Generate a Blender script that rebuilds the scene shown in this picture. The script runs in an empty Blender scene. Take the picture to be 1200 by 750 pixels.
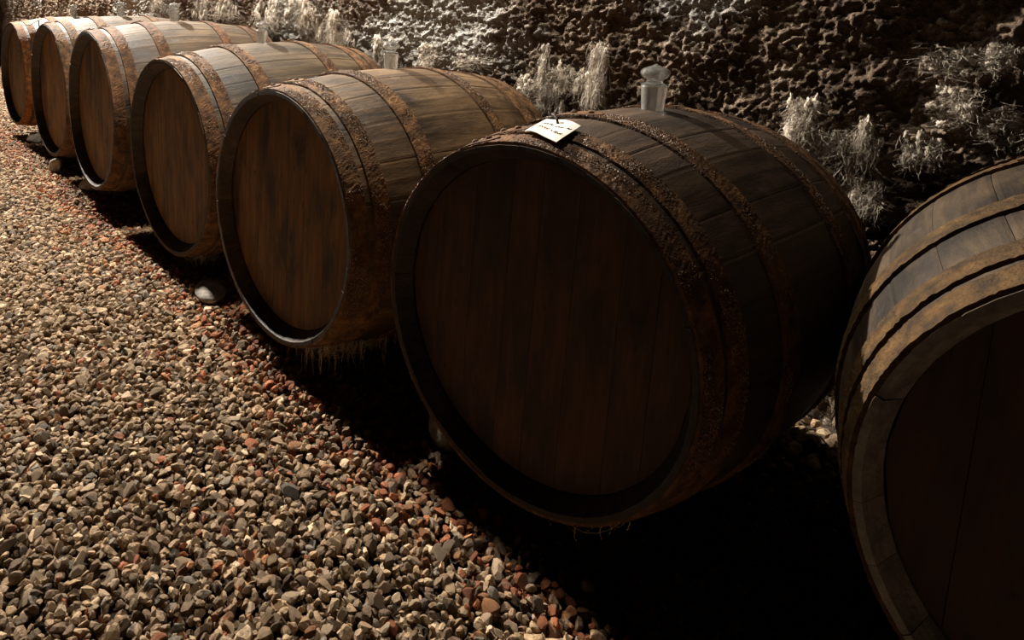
import bpy, math, random
import numpy as np
from mathutils import Vector, Matrix

random.seed(7)
RNG = np.random.default_rng(7)
scene = bpy.context.scene
COL = scene.collection

# ------------------------------------------------------------------ camera
S = 1.3                 # survey units -> metres
GZ = -0.38              # survey height of the gravel floor


def W3(x, y, z):
    return Vector((x * S, y * S, (z - GZ) * S))


CAM_F = 818.1
CAM_P = np.array([4.4536, -0.8914, 0.5309])
CAM_YAW, CAM_PITCH, CAM_ROLL = -0.9058, -0.1567, 0.0206
PP = (-192.9, -263.5)
_fw = np.array([math.sin(CAM_YAW) * math.cos(CAM_PITCH), math.cos(CAM_YAW) * math.cos(CAM_PITCH), math.sin(CAM_PITCH)])
_r = np.array([math.cos(CAM_YAW), -math.sin(CAM_YAW), 0.0])
_u = np.cross(_r, _fw)
_c, _s = math.cos(CAM_ROLL), math.sin(CAM_ROLL)
_r, _u = _c * _r + _s * _u, -_s * _r + _c * _u
cam_data = bpy.data.cameras.new('camera')
cam = bpy.data.objects.new('camera', cam_data)
COL.objects.link(cam)
M = Matrix(((_r[0], _u[0], -_fw[0]), (_r[1], _u[1], -_fw[1]), (_r[2], _u[2], -_fw[2]))).to_4x4()
M.translation = W3(*CAM_P)
cam.matrix_world = M
cam_data.sensor_fit = 'HORIZONTAL'
cam_data.sensor_width = 36.0
cam_data.lens = CAM_F / 1200.0 * 36.0
cam_data.shift_x = -PP[0] / 1200.0
cam_data.shift_y = PP[1] / 1200.0
cam_data.clip_start = 0.02
cam_data.clip_end = 100
scene.camera = cam


def project(P):
    """survey points (n,3) -> photo pixels, depth"""
    d = np.asarray(P, float) - CAM_P
    z = d @ _fw
    zz = np.where(np.abs(z) < 1e-6, 1e-6, z)
    return 600 + PP[0] + CAM_F * (d @ _r) / zz, 375 + PP[1] - CAM_F * (d @ _u) / zz, z


# ------------------------------------------------------------------ world, lights, exposure
world = bpy.data.worlds.new('world')
scene.world = world
world.use_nodes = True
bg = world.node_tree.nodes['Background']
bg.inputs['Color'].default_value = (1.0, 0.86, 0.70, 1)
bg.inputs['Strength'].default_value = 0.002


def spot(name, loc, target, energy, angle, blend, color, radius):
    ld = bpy.data.lights.new(name, 'SPOT')
    ld.energy = energy
    ld.color = color
    ld.spot_size = math.radians(angle)
    ld.spot_blend = blend
    ld.shadow_soft_size = radius
    o = bpy.data.objects.new(name, ld)
    COL.objects.link(o)
    o.location = loc
    o.rotation_euler = (target - loc).to_track_quat('-Z', 'Y').to_euler()
    return o


# two cellar lamps hung over the fronts of the barrels: one far down the row, one over its middle
LAMP_COL = (1.0, 0.905, 0.785)
spot('cellar_lamp', W3(-3.9, 0.12, 4.7), W3(0.3, 0.20, -0.1), 16500, 84, 1.0, LAMP_COL, 0.11)
spot('cellar_lamp', W3(2.2, 0.20, 3.3), W3(2.3, 0.42, -0.2), 1350, 73, 1.0, LAMP_COL, 0.11)

scene.view_settings.view_transform = 'Standard'
scene.view_settings.look = 'None'
scene.view_settings.exposure = 0.0
scene.view_settings.gamma = 1.0
scene.view_settings.use_curve_mapping = False


# ------------------------------------------------------------------ helpers
def mesh_np(name, V, F, smooth=False):
    """V (n,3) in metres; F list/array of faces (uniform array is fast)"""
    me = bpy.data.meshes.new(name)
    V = np.ascontiguousarray(V, dtype=np.float32)
    if isinstance(F, np.ndarray):
        k = F.shape[1]
        me.vertices.add(len(V))
        me.vertices.foreach_set('co', V.ravel())
        me.loops.add(F.size)
        me.loops.foreach_set('vertex_index', np.ascontiguousarray(F, dtype=np.int32).ravel())
        me.polygons.add(len(F))
        me.polygons.foreach_set('loop_start', np.arange(0, F.size, k, dtype=np.int32))
        me.polygons.foreach_set('loop_total', np.full(len(F), k, dtype=np.int32))
        me.update(calc_edges=True)
        me.validate()
    else:
        me.from_pydata(V.tolist(), [], F)
        me.update()
    me.polygons.foreach_set('use_smooth', np.full(len(me.polygons), bool(smooth), dtype=bool))
    return me


def obj(name, me, mat=None, parent=None, color=None):
    o = bpy.data.objects.new(name, me)
    COL.objects.link(o)
    if mat is not None and me is not None and not me.materials:
        me.materials.append(mat)
    if parent is not None:
        o.parent = parent
    if color is not None:
        o.color = (*color, 1.0)
    return o


def tag(o, label, category, group=None, kind=None):
    o['label'] = label
    o['category'] = category
    if group:
        o['group'] = group
    if kind:
        o['kind'] = kind
    return o


def _hash(ix, iy, iz, seed):
    h = (ix * 374761393 + iy * 668265263 + iz * 1274126177 + seed * 974711) & 0xFFFFFFFF
    h = ((h ^ (h >> 13)) * 1274126177) & 0xFFFFFFFF
    h = ((h ^ (h >> 16)) * 2246822519) & 0xFFFFFFFF
    return ((h ^ (h >> 13)) & 0xFFFFFF) / float(0xFFFFFF)


def vnoise(P, seed=0):
    P = np.asarray(P, float)
    i = np.floor(P).astype(np.int64)
    f = P - i
    f = f * f * f * (f * (f * 6 - 15) + 10)
    out = np.zeros(len(P))
    for dx in (0, 1):
        wx = f[:, 0] if dx else 1 - f[:, 0]
        for dy in (0, 1):
            wy = f[:, 1] if dy else 1 - f[:, 1]
            for dz in (0, 1):
                wz = f[:, 2] if dz else 1 - f[:, 2]
                out += wx * wy * wz * _hash(i[:, 0] + dx, i[:, 1] + dy, i[:, 2] + dz, seed)
    return out * 2 - 1


def fbm(P, octaves=4, seed=0, gain=0.5, lac=2.03):
    P = np.asarray(P, float)
    a, s, t = 1.0, 0.0, 0.0
    for k in range(octaves):
        s = s + a * vnoise(P * lac ** k + 17.3 * k, seed + k)
        t += a
        a *= gain
    return s / t


def worley2(x, z, seed):
    """F1 distance and id of the nearest jittered cell point in 2D"""
    ix = np.floor(x).astype(np.int64)
    iz = np.floor(z).astype(np.int64)
    best = np.full(len(x), 9.0)
    bid = np.zeros(len(x))
    for dx in (-1, 0, 1):
        for dz in (-1, 0, 1):
            cx, cz = ix + dx, iz + dz
            px = cx + _hash(cx, cz, cx * 0 + 3, seed)
            pz = cz + _hash(cx, cz, cx * 0 + 7, seed)
            d = np.hypot(x - px, z - pz)
            m = d < best
            best = np.where(m, d, best)
            bid = np.where(m, _hash(cx, cz, cx * 0 + 11, seed), bid)
    return best, bid


def ico(sub):
    t = (1 + 5 ** 0.5) / 2
    V = [(-1, t, 0), (1, t, 0), (-1, -t, 0), (1, -t, 0), (0, -1, t), (0, 1, t), (0, -1, -t), (0, 1, -t), (t, 0, -1), (t, 0, 1), (-t, 0, -1), (-t, 0, 1)]
    V = [np.array(v) / np.linalg.norm(v) for v in V]
    F = [(0, 11, 5), (0, 5, 1), (0, 1, 7), (0, 7, 10), (0, 10, 11), (1, 5, 9), (5, 11, 4), (11, 10, 2), (10, 7, 6), (7, 1, 8), (3, 9, 4), (3, 4, 2), (3, 2, 6), (3, 6, 8), (3, 8, 9), (4, 9, 5), (2, 4, 11), (6, 2, 10), (8, 6, 7), (9, 8, 1)]
    for _ in range(sub):
        cache, G = {}, []

        def mid(a, b):
            k = (min(a, b), max(a, b))
            if k not in cache:
                m = V[a] + V[b]
                V.append(m / np.linalg.norm(m))
                cache[k] = len(V) - 1
            return cache[k]
        for a, b, c in F:
            ab, bc, ca = mid(a, b), mid(b, c), mid(c, a)
            G += [(a, ab, ca), (b, bc, ab), (c, ca, bc), (ab, bc, ca)]
        F = G
    return np.array(V), np.array(F, dtype=np.int32)


def tubes(paths, radii, sides=3):
    """joined thin tapered tubes; paths list of (k,3) arrays (same k), radii (n,k)"""
    P = np.asarray(paths, float)
    n, k, _ = P.shape
    R = np.asarray(radii, float)
    T = np.gradient(P, axis=1)
    T /= np.linalg.norm(T, axis=2, keepdims=True) + 1e-9
    ref = np.array([0.31, 0.87, 0.38])
    A = np.cross(T, ref)
    A /= np.linalg.norm(A, axis=2, keepdims=True) + 1e-9
    B = np.cross(T, A)
    ang = np.arange(sides) * 2 * math.pi / sides
    V = P[:, :, None, :] + R[:, :, None, None] * (A[:, :, None, :] * np.cos(ang)[None, None, :, None] + B[:, :, None, :] * np.sin(ang)[None, None, :, None])
    V = V.reshape(-1, 3)
    idx = np.arange(n * k * sides).reshape(n, k, sides)
    a = idx[:, :-1, :]
    b = np.roll(a, -1, axis=2)
    d = idx[:, 1:, :]
    c = np.roll(d, -1, axis=2)
    F = np.stack([a, b, c, d], -1).reshape(-1, 4)
    return V, F


# ------------------------------------------------------------------ materials
class NT:
    def __init__(self, name):
        self.m = bpy.data.materials.new(name)
        self.m.use_nodes = True
        self.t = self.m.node_tree
        self.b = self.t.nodes['Principled BSDF']
        self.out = self.t.nodes['Material Output']

    def n(self, typ, **kw):
        nd = self.t.nodes.new(typ)
        for k, v in kw.items():
            if k == 'ins':
                for a, b in v.items():
                    nd.inputs[a].default_value = b
            else:
                setattr(nd, k, v)
        return nd

    def l(self, a, b):
        self.t.links.new(a, b)

    def coords(self, scale=(1, 1, 1), rand=0.0):
        tc = self.n('ShaderNodeTexCoord')
        mp = self.n('ShaderNodeMapping')
        mp.inputs['Scale'].default_value = scale
        self.l(tc.outputs['Object'], mp.inputs['Vector'])
        if rand:
            oi = self.n('ShaderNodeObjectInfo')
            mu = self.n('ShaderNodeMath', operation='MULTIPLY')
            mu.inputs[1].default_value = rand
            self.l(oi.outputs['Random'], mu.inputs[0])
            cb = self.n('ShaderNodeCombineXYZ')
            for k in range(3):
                self.l(mu.outputs[0], cb.inputs[k])
            self.l(cb.outputs[0], mp.inputs['Location'])
        return mp.outputs[0]

    def noise(self, vec, scale, detail=4, rough=0.55, dist=0.0):
        nd = self.n('ShaderNodeTexNoise')
        nd.inputs['Scale'].default_value = scale
        nd.inputs['Detail'].default_value = detail
        nd.inputs['Roughness'].default_value = rough
        nd.inputs['Distortion'].default_value = dist
        self.l(vec, nd.inputs['Vector'])
        return nd.outputs['Fac']

    def voro(self, vec, scale, feature='F1'):
        nd = self.n('ShaderNodeTexVoronoi', feature=feature)
        nd.inputs['Scale'].default_value = scale
        self.l(vec, nd.inputs['Vector'])
        return nd

    def ramp(self, fac, stops):
        nd = self.n('ShaderNodeValToRGB')
        cr = nd.color_ramp
        while len(cr.elements) < len(stops):
            cr.elements.new(0.5)
        for e, (p, c) in zip(cr.elements, stops):
            e.position = p
            e.color = (*c, 1) if len(c) == 3 else c
        self.l(fac, nd.inputs[0])
        return nd.outputs['Color']

    def mix(self, a, b, fac, mode='MIX'):
        nd = self.n('ShaderNodeMix', data_type='RGBA', blend_type=mode)
        for sock, v in ((nd.inputs[6], a), (nd.inputs[7], b), (nd.inputs[0], fac)):
            if isinstance(v, (float, int)):
                sock.default_value = v
            elif isinstance(v, tuple):
                sock.default_value = (*v, 1) if len(v) == 3 else v
            else:
                self.l(v, sock)
        return nd.outputs[2]

    def math(self, op, a, b):
        nd = self.n('ShaderNodeMath', operation=op)
        for s_, v in ((nd.inputs[0], a), (nd.inputs[1], b)):
            if isinstance(v, (float, int)):
                s_.default_value = v
            else:
                self.l(v, s_)
        return nd.outputs[0]

    def bump(self, h, dist, strength=1.0, prev=None):
        nd = self.n('ShaderNodeBump')
        nd.inputs['Strength'].default_value = strength
        nd.inputs['Distance'].default_value = dist
        self.l(h, nd.inputs['Height'])
        if prev is not None:
            self.l(prev, nd.inputs['Normal'])
        return nd.outputs[0]

    def objcolor(self):
        return self.n('ShaderNodeObjectInfo').outputs['Color']

    def finish(self, color=None, rough=None, normal=None, spec=None):
        if color is not None:
            if isinstance(color, tuple):
                self.b.inputs['Base Color'].default_value = (*color, 1)
            else:
                self.l(color, self.b.inputs['Base Color'])
        if rough is not None:
            if isinstance(rough, (float, int)):
                self.b.inputs['Roughness'].default_value = rough
            else:
                self.l(rough, self.b.inputs['Roughness'])
        if normal is not None:
            self.l(normal, self.b.inputs['Normal'])
        if spec is not None:
            self.b.inputs['Specular IOR Level'].default_value = spec
        return self.m


def mat_stave(name='stave_wood', dark=1.0):
    t = NT(name)
    g = t.coords((38, 3.0, 38), 37)
    n1 = t.noise(g, 1.0, 6, 0.62, 0.6)
    c = t.ramp(n1, [(0.25, (0.040, 0.027, 0.015)), (0.45, (0.110, 0.074, 0.040)), (0.62, (0.190, 0.132, 0.076)), (0.80, (0.29, 0.22, 0.145))])
    b = t.coords((5, 2.4, 5))
    n2 = t.noise(b, 1.0, 5, 0.65, 0.4)
    st = t.ramp(n2, [(0.36, (0.22, 0.20, 0.18)), (0.47, (0.70, 0.67, 0.63)), (0.58, (1.05, 1.02, 0.98)), (0.68, (1.35, 1.30, 1.22))])
    c = t.mix(c, st, 1.0, 'MULTIPLY')
    n3 = t.noise(t.coords((14, 9, 14)), 1.0, 6, 0.7)
    lime = t.ramp(n3, [(0.60, (0, 0, 0)), (0.76, (0.55, 0.55, 0.55))])
    c = t.mix(c, (0.34, 0.30, 0.25), lime)
    oi = t.n('ShaderNodeObjectInfo')
    rv = t.math('ADD', t.math('MULTIPLY', oi.outputs['Random'], 0.20), 0.90)
    cb = t.n('ShaderNodeCombineXYZ')
    for k in range(3):
        t.l(rv, cb.inputs[k])
    c = t.mix(c, cb.outputs[0], 1.0, 'MULTIPLY')
    c = t.mix(c, oi.outputs['Color'], 1.0, 'MULTIPLY')
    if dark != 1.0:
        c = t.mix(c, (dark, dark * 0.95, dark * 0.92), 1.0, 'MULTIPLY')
    nb = t.bump(n1, 0.0016, 0.8)
    nb = t.bump(t.noise(t.coords((160, 45, 160)), 1.0, 5, 0.7), 0.0022, 0.7, nb)
    r = t.ramp(n2, [(0.3, (0.5, 0.5, 0.5)), (0.7, (0.75, 0.75, 0.75))])
    return t.finish(c, r, nb, 0.4)


def mat_head():
    t = NT('head_wood')
    g = t.coords((46, 46, 4.5), 23)
    n1 = t.noise(g, 1.0, 6, 0.62, 0.5)
    c = t.ramp(n1, [(0.22, (0.105, 0.046, 0.012)), (0.46, (0.205, 0.094, 0.025)), (0.64, (0.30, 0.140, 0.038)), (0.85, (0.42, 0.21, 0.06))])
    n2 = t.noise(t.coords((9, 9, 4.0), 7), 1.0, 5, 0.65, 0.5)
    st = t.ramp(n2, [(0.34, (0.22, 0.20, 0.18)), (0.50, (0.8, 0.78, 0.75)), (0.68, (1.15, 1.12, 1.1))])
    c = t.mix(c, st, 1.0, 'MULTIPLY')
    v = t.voro(t.coords((16, 16, 9), 3), 1.0)
    sp = t.ramp(v.outputs['Distance'], [(0.04, (0.15, 0.13, 0.12)), (0.14, (1, 1, 1))])
    c = t.mix(c, sp, 0.8, 'MULTIPLY')
    c = t.mix(c, t.objcolor(), 1.0, 'MULTIPLY')
    nb = t.bump(n1, 0.0012, 0.7)
    return t.finish(c, 0.62, nb, 0.35)


def mat_rust():
    t = NT('rusted_iron')
    g = t.coords((1, 1, 1), 19)
    n1 = t.noise(g, 26, 7, 0.7)
    c = t.ramp(n1, [(0.28, (0.022, 0.014, 0.010)), (0.45, (0.085, 0.050, 0.027)), (0.58, (0.17, 0.098, 0.048)), (0.72, (0.30, 0.175, 0.08))])
    n2 = t.noise(g, 9, 5, 0.7)
    pale = t.ramp(n2, [(0.56, (0, 0, 0)), (0.70, (0.65, 0.65, 0.65))])
    n4 = t.noise(g, 160, 3, 0.6)
    c = t.mix(c, (0.25, 0.185, 0.12), t.mix(pale, n4, 1.0, 'MULTIPLY'))
    c = t.mix(c, t.objcolor(), 1.0, 'MULTIPLY')
    v = t.voro(g, 210)
    nb = t.bump(v.outputs['Distance'], 0.0017, 0.8)
    nb = t.bump(t.noise(g, 420, 3), 0.0015, 0.6, nb)
    return t.finish(c, 0.74, nb, 0.22)


def mat_scale():
    t = NT('rust_scale')
    ri = t.n('ShaderNodeNewGeometry').outputs['Random Per Island']
    c = t.ramp(ri, [(0.0, (0.03, 0.018, 0.012)), (0.35, (0.10, 0.055, 0.028)), (0.65, (0.20, 0.105, 0.05)), (0.86, (0.26, 0.19, 0.13)), (1.0, (0.42, 0.34, 0.26))])
    c = t.mix(c, t.objcolor(), 1.0, 'MULTIPLY')
    return t.finish(c, 0.42, None, 0.5)


def mat_wall():
    t = NT('rough_cellar_wall')
    g = t.coords((1, 1, 1))
    n1 = t.noise(g, 9, 8, 0.68)
    c = t.ramp(n1, [(0.28, (0.050, 0.035, 0.024)), (0.44, (0.19, 0.132, 0.088)), (0.56, (0.36, 0.265, 0.185)), (0.70, (0.58, 0.48, 0.37))])
    red = t.ramp(t.noise(g, 3.5, 4, 0.6), [(0.60, (0, 0, 0)), (0.72, (0.6, 0.6, 0.6))])
    c = t.mix(c, (0.17, 0.080, 0.038), red)
    at = t.n('ShaderNodeAttribute', attribute_name='bloom')
    fine = t.noise(g, 34, 6, 0.72)
    f2 = t.math('MULTIPLY', at.outputs['Fac'], 1.0)
    sm = t.ramp(t.math('ADD', t.math('SUBTRACT', fine, 0.5), f2), [(0.42, (0, 0, 0)), (0.62, (1, 1, 1))])
    c = t.mix(c, (0.72, 0.69, 0.63), sm)
    v = t.voro(g, 150)
    nb = t.bump(v.outputs['Distance'], 0.011, 1.0)
    nb = t.bump(t.noise(g, 240, 5, 0.75), 0.008, 0.9, nb)
    return t.finish(c, 0.85, nb, 0.25)


def mat_mould():
    t = NT('cellar_mould')
    g = t.coords((1, 1, 1))
    c = t.ramp(t.noise(g, 28, 5, 0.6), [(0.3, (0.34, 0.29, 0.23)), (0.55, (0.60, 0.55, 0.48)), (0.75, (0.80, 0.77, 0.71))])
    c = t.mix(c, t.objcolor(), 1.0, 'MULTIPLY')
    nb = t.bump(t.noise(t.coords((240, 240, 60)), 1.0, 4), 0.004, 0.8)
    return t.finish(c, 0.95, nb, 0.1)


def mat_gravel(attr):
    t = NT('gravel_stone_' + ('pile' if attr else 'single'))
    if attr:
        col = t.n('ShaderNodeAttribute', attribute_name='tint').outputs['Color']
        g = t.coords((1, 1, 1))
    else:
        col = t.objcolor()
        g = t.coords((1, 1, 1), 31)
    n1 = t.noise(g, 130, 5, 0.65)
    var = t.ramp(n1, [(0.3, (0.55, 0.52, 0.48)), (0.5, (0.95, 0.93, 0.9)), (0.7, (1.25, 1.22, 1.18))])
    c = t.mix(col, var, 1.0, 'MULTIPLY')
    nb = t.bump(t.noise(g, 190, 5, 0.7), 0.005, 0.9)
    return t.finish(c, 0.78, nb, 0.3)


def mat_plain(name, stops, scale, rough, bumpd=0.0, spec=0.3):
    t = NT(name)
    g = t.coords((1, 1, 1), 9)
    n1 = t.noise(g, scale, 6, 0.65)
    c = t.ramp(n1, stops)
    nb = t.bump(t.noise(g, scale * 4, 4), bumpd, 0.7) if bumpd else None
    return t.finish(c, rough, nb, spec)


def mat_glass(name, rough, col=(1, 1, 1), trans=0.85):
    t = NT(name)
    g = t.coords((1, 1, 1), 9)
    c = t.ramp(t.noise(g, 30, 3), [(0.3, tuple(0.93 * x for x in col)), (0.7, col)])
    t.b.inputs['Transmission Weight'].default_value = trans
    t.b.inputs['IOR'].default_value = 1.48
    return t.finish(c, rough)


M_STAVE, M_HEAD, M_RUST, M_SCALE = mat_stave(), mat_head(), mat_rust(), mat_scale()
M_CHIME = mat_stave('shaded_chime_wood', 0.42)  # darkened stave wood: shade inside the chime put into the colour
M_GREYCHIME = mat_plain('grey_weathered_chime', [(0.3, (0.11, 0.105, 0.10)), (0.5, (0.20, 0.195, 0.185)), (0.7, (0.30, 0.29, 0.275))], 30, 0.8, 0.003)
M_WALL, M_MOULD = mat_wall(), mat_mould()
M_GPILE, M_GONE = mat_gravel(True), mat_gravel(False)
M_SOIL = mat_plain('dark_soil', [(0.3, (0.018, 0.013, 0.009)), (0.7, (0.05, 0.036, 0.025))], 40, 0.95, 0.006)
M_CHOCK = mat_plain('chock_limestone', [(0.3, (0.16, 0.14, 0.115)), (0.55, (0.34, 0.31, 0.265)), (0.75, (0.52, 0.49, 0.43))], 24, 0.85, 0.004)
M_PAPER = mat_plain('stained_paper', [(0.30, (0.55, 0.44, 0.30)), (0.42, (0.74, 0.69, 0.60)), (0.7, (0.83, 0.80, 0.74))], 22, 0.8, 0.0006)
M_CARD = mat_plain('tan_card', [(0.30, (0.26, 0.18, 0.10)), (0.7, (0.40, 0.30, 0.19))], 22, 0.8, 0.0006)
M_INK = mat_plain('dark_ink', [(0.3, (0.02, 0.018, 0.018)), (0.7, (0.05, 0.045, 0.042))], 60, 0.7)
M_CHALK = mat_plain('old_chalk', [(0.3, (0.14, 0.12, 0.10)), (0.7, (0.22, 0.20, 0.17))], 300, 0.9)
M_NAIL = mat_plain('nail_iron', [(0.3, (0.015, 0.010, 0.008)), (0.7, (0.06, 0.035, 0.02))], 90, 0.6, 0.001)
M_GLASS = mat_glass('clear_glass', 0.06, (0.97, 0.98, 0.96), 0.94)
M_FROST = mat_glass('ground_glass', 0.26, (0.92, 0.91, 0.88), 0.82)
M_WEB = mat_plain('cobweb_fibre', [(0.3, (0.36, 0.28, 0.19)), (0.7, (0.55, 0.46, 0.34))], 60, 0.95)

# ------------------------------------------------------------------ the setting: floor and wall
NX, NY = 90, 40
gx = np.linspace(-6.5, 6.5, NX)
gy = np.linspace(-2.2, 1.0, NY)
X, Y = np.meshgrid(gx, gy, indexing='ij')


def ground_h(x, y):
    """survey height of the gravel bed above GZ"""
    x = np.asarray(x, float)
    y = np.asarray(y, float)
    P = np.stack([x.ravel() * 1.7, y.ravel() * 1.7, np.zeros(x.size)], 1)
    return (fbm(P, 3, 5) * 0.010).reshape(x.shape) - 0.016 * np.clip((y - 0.02) / 0.15, 0, 1)


Zf = GZ - 0.020 + ground_h(X, Y)
V = np.stack([X * S, Y * S, (Zf - GZ) * S], -1).reshape(-1, 3)
idx = np.arange(NX * NY).reshape(NX, NY)
F = np.stack([idx[:-1, :-1], idx[1:, :-1], idx[1:, 1:], idx[:-1, 1:]], -1).reshape(-1, 4)
floor = obj('floor', mesh_np('floor', V, F, True), M_SOIL)
floor['kind'] = 'structure'
floor['label'] = 'dark earth floor under the gravel of the cellar aisle'

WALL_Y = 0.83


def wall_disp(x, z):
    """how far the wall stands out towards the aisle (survey units), arrays"""
    P = np.stack([x, np.zeros_like(x), z], 1)
    big = fbm(P * np.array([1.6, 1, 2.2]), 3, 21) * 0.012
    mid = fbm(P * 9.0, 4, 31, 0.6) * 0.017
    d1, id1 = worley2(x * 24 + mid * 40, z * 26, 3)
    wq = fbm(P * 23.0, 2, 51)
    d2, id2 = worley2(x * 82 + wq * 2.2, z * 74 - wq * 2.0, 9)
    lump = (0.55 - np.clip(d1, 0, 0.9)) * 0.009 * (0.3 + id1)
    grit = (0.5 - np.clip(d2, 0, 0.9)) * 0.009 * (0.1 + id2) * np.clip(0.75 + 1.1 * fbm(P * 5.0, 2, 61), 0.1, 1.5)
    fine = fbm(P * 110, 2, 41) * 0.008
    return big + mid + lump + grit + fine


# spacing grows with distance from the camera
xs = [5.6]
while xs[-1] > -6.0:
    d = abs(xs[-1] - CAM_P[0]) + 0.9
    xs.append(xs[-1] - max(0.0036, 0.0024 * d))
xs = np.array(xs[::-1])
zs = np.concatenate([np.linspace(-0.45, -0.1, 22, endpoint=False), np.linspace(-0.1, 0.62, 190, endpoint=False), np.linspace(0.62, 1.8, 60)])
X, Z = np.meshgrid(xs, zs, indexing='ij')
D = wall_disp(X.ravel(), Z.ravel())
V = np.stack([X.ravel() * S, (WALL_Y - D) * S, (Z.ravel() - GZ) * S], 1)
idx = np.arange(X.size).reshape(X.shape)
F = np.stack([idx[:-1, :-1], idx[1:, :-1], idx[1:, 1:], idx[:-1, 1:]], -1).reshape(-1, 4)
me = mesh_np('wall_back', V, F, True)
# white salt bloom: strong along the left stretch, patches elsewhere
Pw = np.stack([X.ravel(), Z.ravel(), np.zeros(X.size)], 1)
bl = fbm(Pw * np.array([2.1, 2.6, 1]), 4, 77, 0.6)
xx, zz = X.ravel(), Z.ravel()
left = np.exp(-((xx - 0.6) / 1.5) ** 2) * 0.42 + np.exp(-((xx + 3.0) / 1.2) ** 2) * 0.10
midp = np.exp(-((xx - 2.75) / 0.35) ** 2) * np.exp(-((zz - 0.40) / 0.20) ** 2) * 0.28
right = np.exp(-((xx - 3.62) / 0.16) ** 2) * np.exp(-((zz - 0.52) / 0.10) ** 2) * 0.30
bloom = np.clip(0.25 + bl * 0.60 + left + midp + right, 0, 1.0)
at = me.attributes.new('bloom', 'FLOAT', 'POINT')
at.data.foreach_set('value', bloom.astype(np.float32))
wall = obj('wall_back', me, M_WALL)
wall['kind'] = 'structure'
wall['label'] = 'rough dark rock wall with white salt bloom behind the barrels'

# ------------------------------------------------------------------ barrels
R0, RB, RI, RH, DH, LH = 0.300, 0.3390, 0.2915, 0.2725, 0.0356, 0.3561
L = 2 * LH


def prof(y):
    return R0 + (RB - R0) * (1 - ((y - LH) / LH) ** 2)


def local(y, r, th):
    """barrel frame: axis +Y, theta from +X towards +Z, metres; origin at the bottom of the bilge"""
    return np.stack([r * np.cos(th), y + 0 * th, r * np.sin(th) + RB], -1) * S


NSTAVE = 26
wd = RNG.uniform(0.75, 1.3, NSTAVE)
edges = np.concatenate([[0], np.cumsum(wd)]) / wd.sum() * 2 * math.pi
stave_meshes = []
for k in range(NSTAVE):
    dr = RNG.normal(0, 0.00025)
    dy = RNG.normal(0, 0.0009)
    a0, a1 = edges[k] + 0.0009, edges[k + 1] - 0.0009
    ys = np.linspace(0, L, 19)
    ys[0] += dy
    ys[-1] -= dy
    outer = [(y, prof(y) + dr) for y in ys]
    yi = np.linspace(0.06, L - 0.06, 9)
    inner = [(y, prof(y) - 0.026) for y in yi]
    inner = [(ys[0], R0 - 0.0085), (DH - 0.004, RH + 0.0012), (DH + 0.004, RH + 0.0012)] + inner
    inner += [(L - DH - 0.004, RH + 0.0012), (L - DH + 0.004, RH + 0.0012), (ys[-1], R0 - 0.0085)]
    loop = outer + inner[::-1]
    na = 5
    tt = np.array([0, 0.07, 0.5, 0.93, 1.0])
    vs = []
    for j in range(na):
        th = a0 + (a1 - a0) * tt[j]
        drop = 0.0007 if j in (0, na - 1) else 0.0
        for q, (y, r) in enumerate(loop):
            vs.append(local(np.array(y), (r - drop) if q < len(outer) else r, np.array(th)))
    n = len(loop)
    fs = []
    for j in range(na - 1):
        for q in range(n):
            fs.append((j * n + q, (j + 1) * n + q, (j + 1) * n + (q + 1) % n, j * n + (q + 1) % n))
    fs.append(tuple(range(n)))
    fs.append(tuple((na - 1) * n + q for q in range(n - 1, -1, -1)))
    me = mesh_np('stave', np.array(vs), fs)
    me.materials.append(M_STAVE)
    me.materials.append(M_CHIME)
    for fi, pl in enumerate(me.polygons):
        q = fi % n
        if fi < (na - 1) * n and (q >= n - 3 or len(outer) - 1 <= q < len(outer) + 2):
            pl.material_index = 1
    stave_meshes.append(me)

# head boards (vertical planks closing the barrel)
NB = 8
hw = RNG.uniform(0.8, 1.25, NB)
hx = -RH + np.concatenate([[0], np.cumsum(hw)]) / hw.sum() * 2 * RH
board_meshes = []
for k in range(NB):
    xa, xb = hx[k] + 0.0002, hx[k + 1] - 0.0002
    tx = np.linspace(xa, xb, 8)
    top = np.sqrt(np.maximum(RH ** 2 - tx ** 2, 1e-8))
    ring = [(x, z) for x, z in zip(tx, top)] + [(x, -z) for x, z in zip(tx[::-1], top[::-1])]
    ring = np.array(ring)
    cxm = 0.5 * (xa + xb)
    ins = ring.copy()
    ins[:, 0] = cxm + (ring[:, 0] - cxm) * (1 - 0.0009 / (xb - xa))
    dyb = RNG.normal(0, 0.00012)
    rows = [(ins, DH + dyb), (ring, DH + dyb + 0.0004), (ring, DH + 0.022)]
    vs = []
    for rr, yy in rows:
        for x, z in rr:
            vs.append((x * S, yy * S, (z + RB) * S))
    n = len(ring)
    fs = [tuple(range(n))]
    for a in (0, 1):
        for q in range(n):
            fs.append((a * n + q, (a + 1) * n + q, (a + 1) * n + (q + 1) % n, a * n + (q + 1) % n))
    fs.append(tuple(2 * n + q for q in range(n - 1, -1, -1)))
    me = mesh_np('head_board', np.array(vs), fs)
    me.materials.append(M_HEAD)
    board_meshes.append(me)
th = np.linspace(0, 2 * math.pi, 48, endpoint=False)
vs = np.concatenate([local(np.full(48, L - DH), RH, th), local(np.full(48, L - DH - 0.02), RH, th)])
fs = [tuple(range(47, -1, -1)), tuple(48 + q for q in range(48))] + [(q, (q + 1) % 48, 48 + (q + 1) % 48, 48 + q) for q in range(48)]
rear_mesh = mesh_np('rear_head', vs, fs)
rear_mesh.materials.append(M_HEAD)

# hoops
HOOPS = [(0.001, 0.042), (0.058, 0.096), (0.193, 0.236), (0.462, 0.503), (0.612, 0.650), (0.670, L - 0.001)]
hoop_meshes, lap_meshes, rivet_meshes, scale_meshes = [], [], [], []


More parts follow.
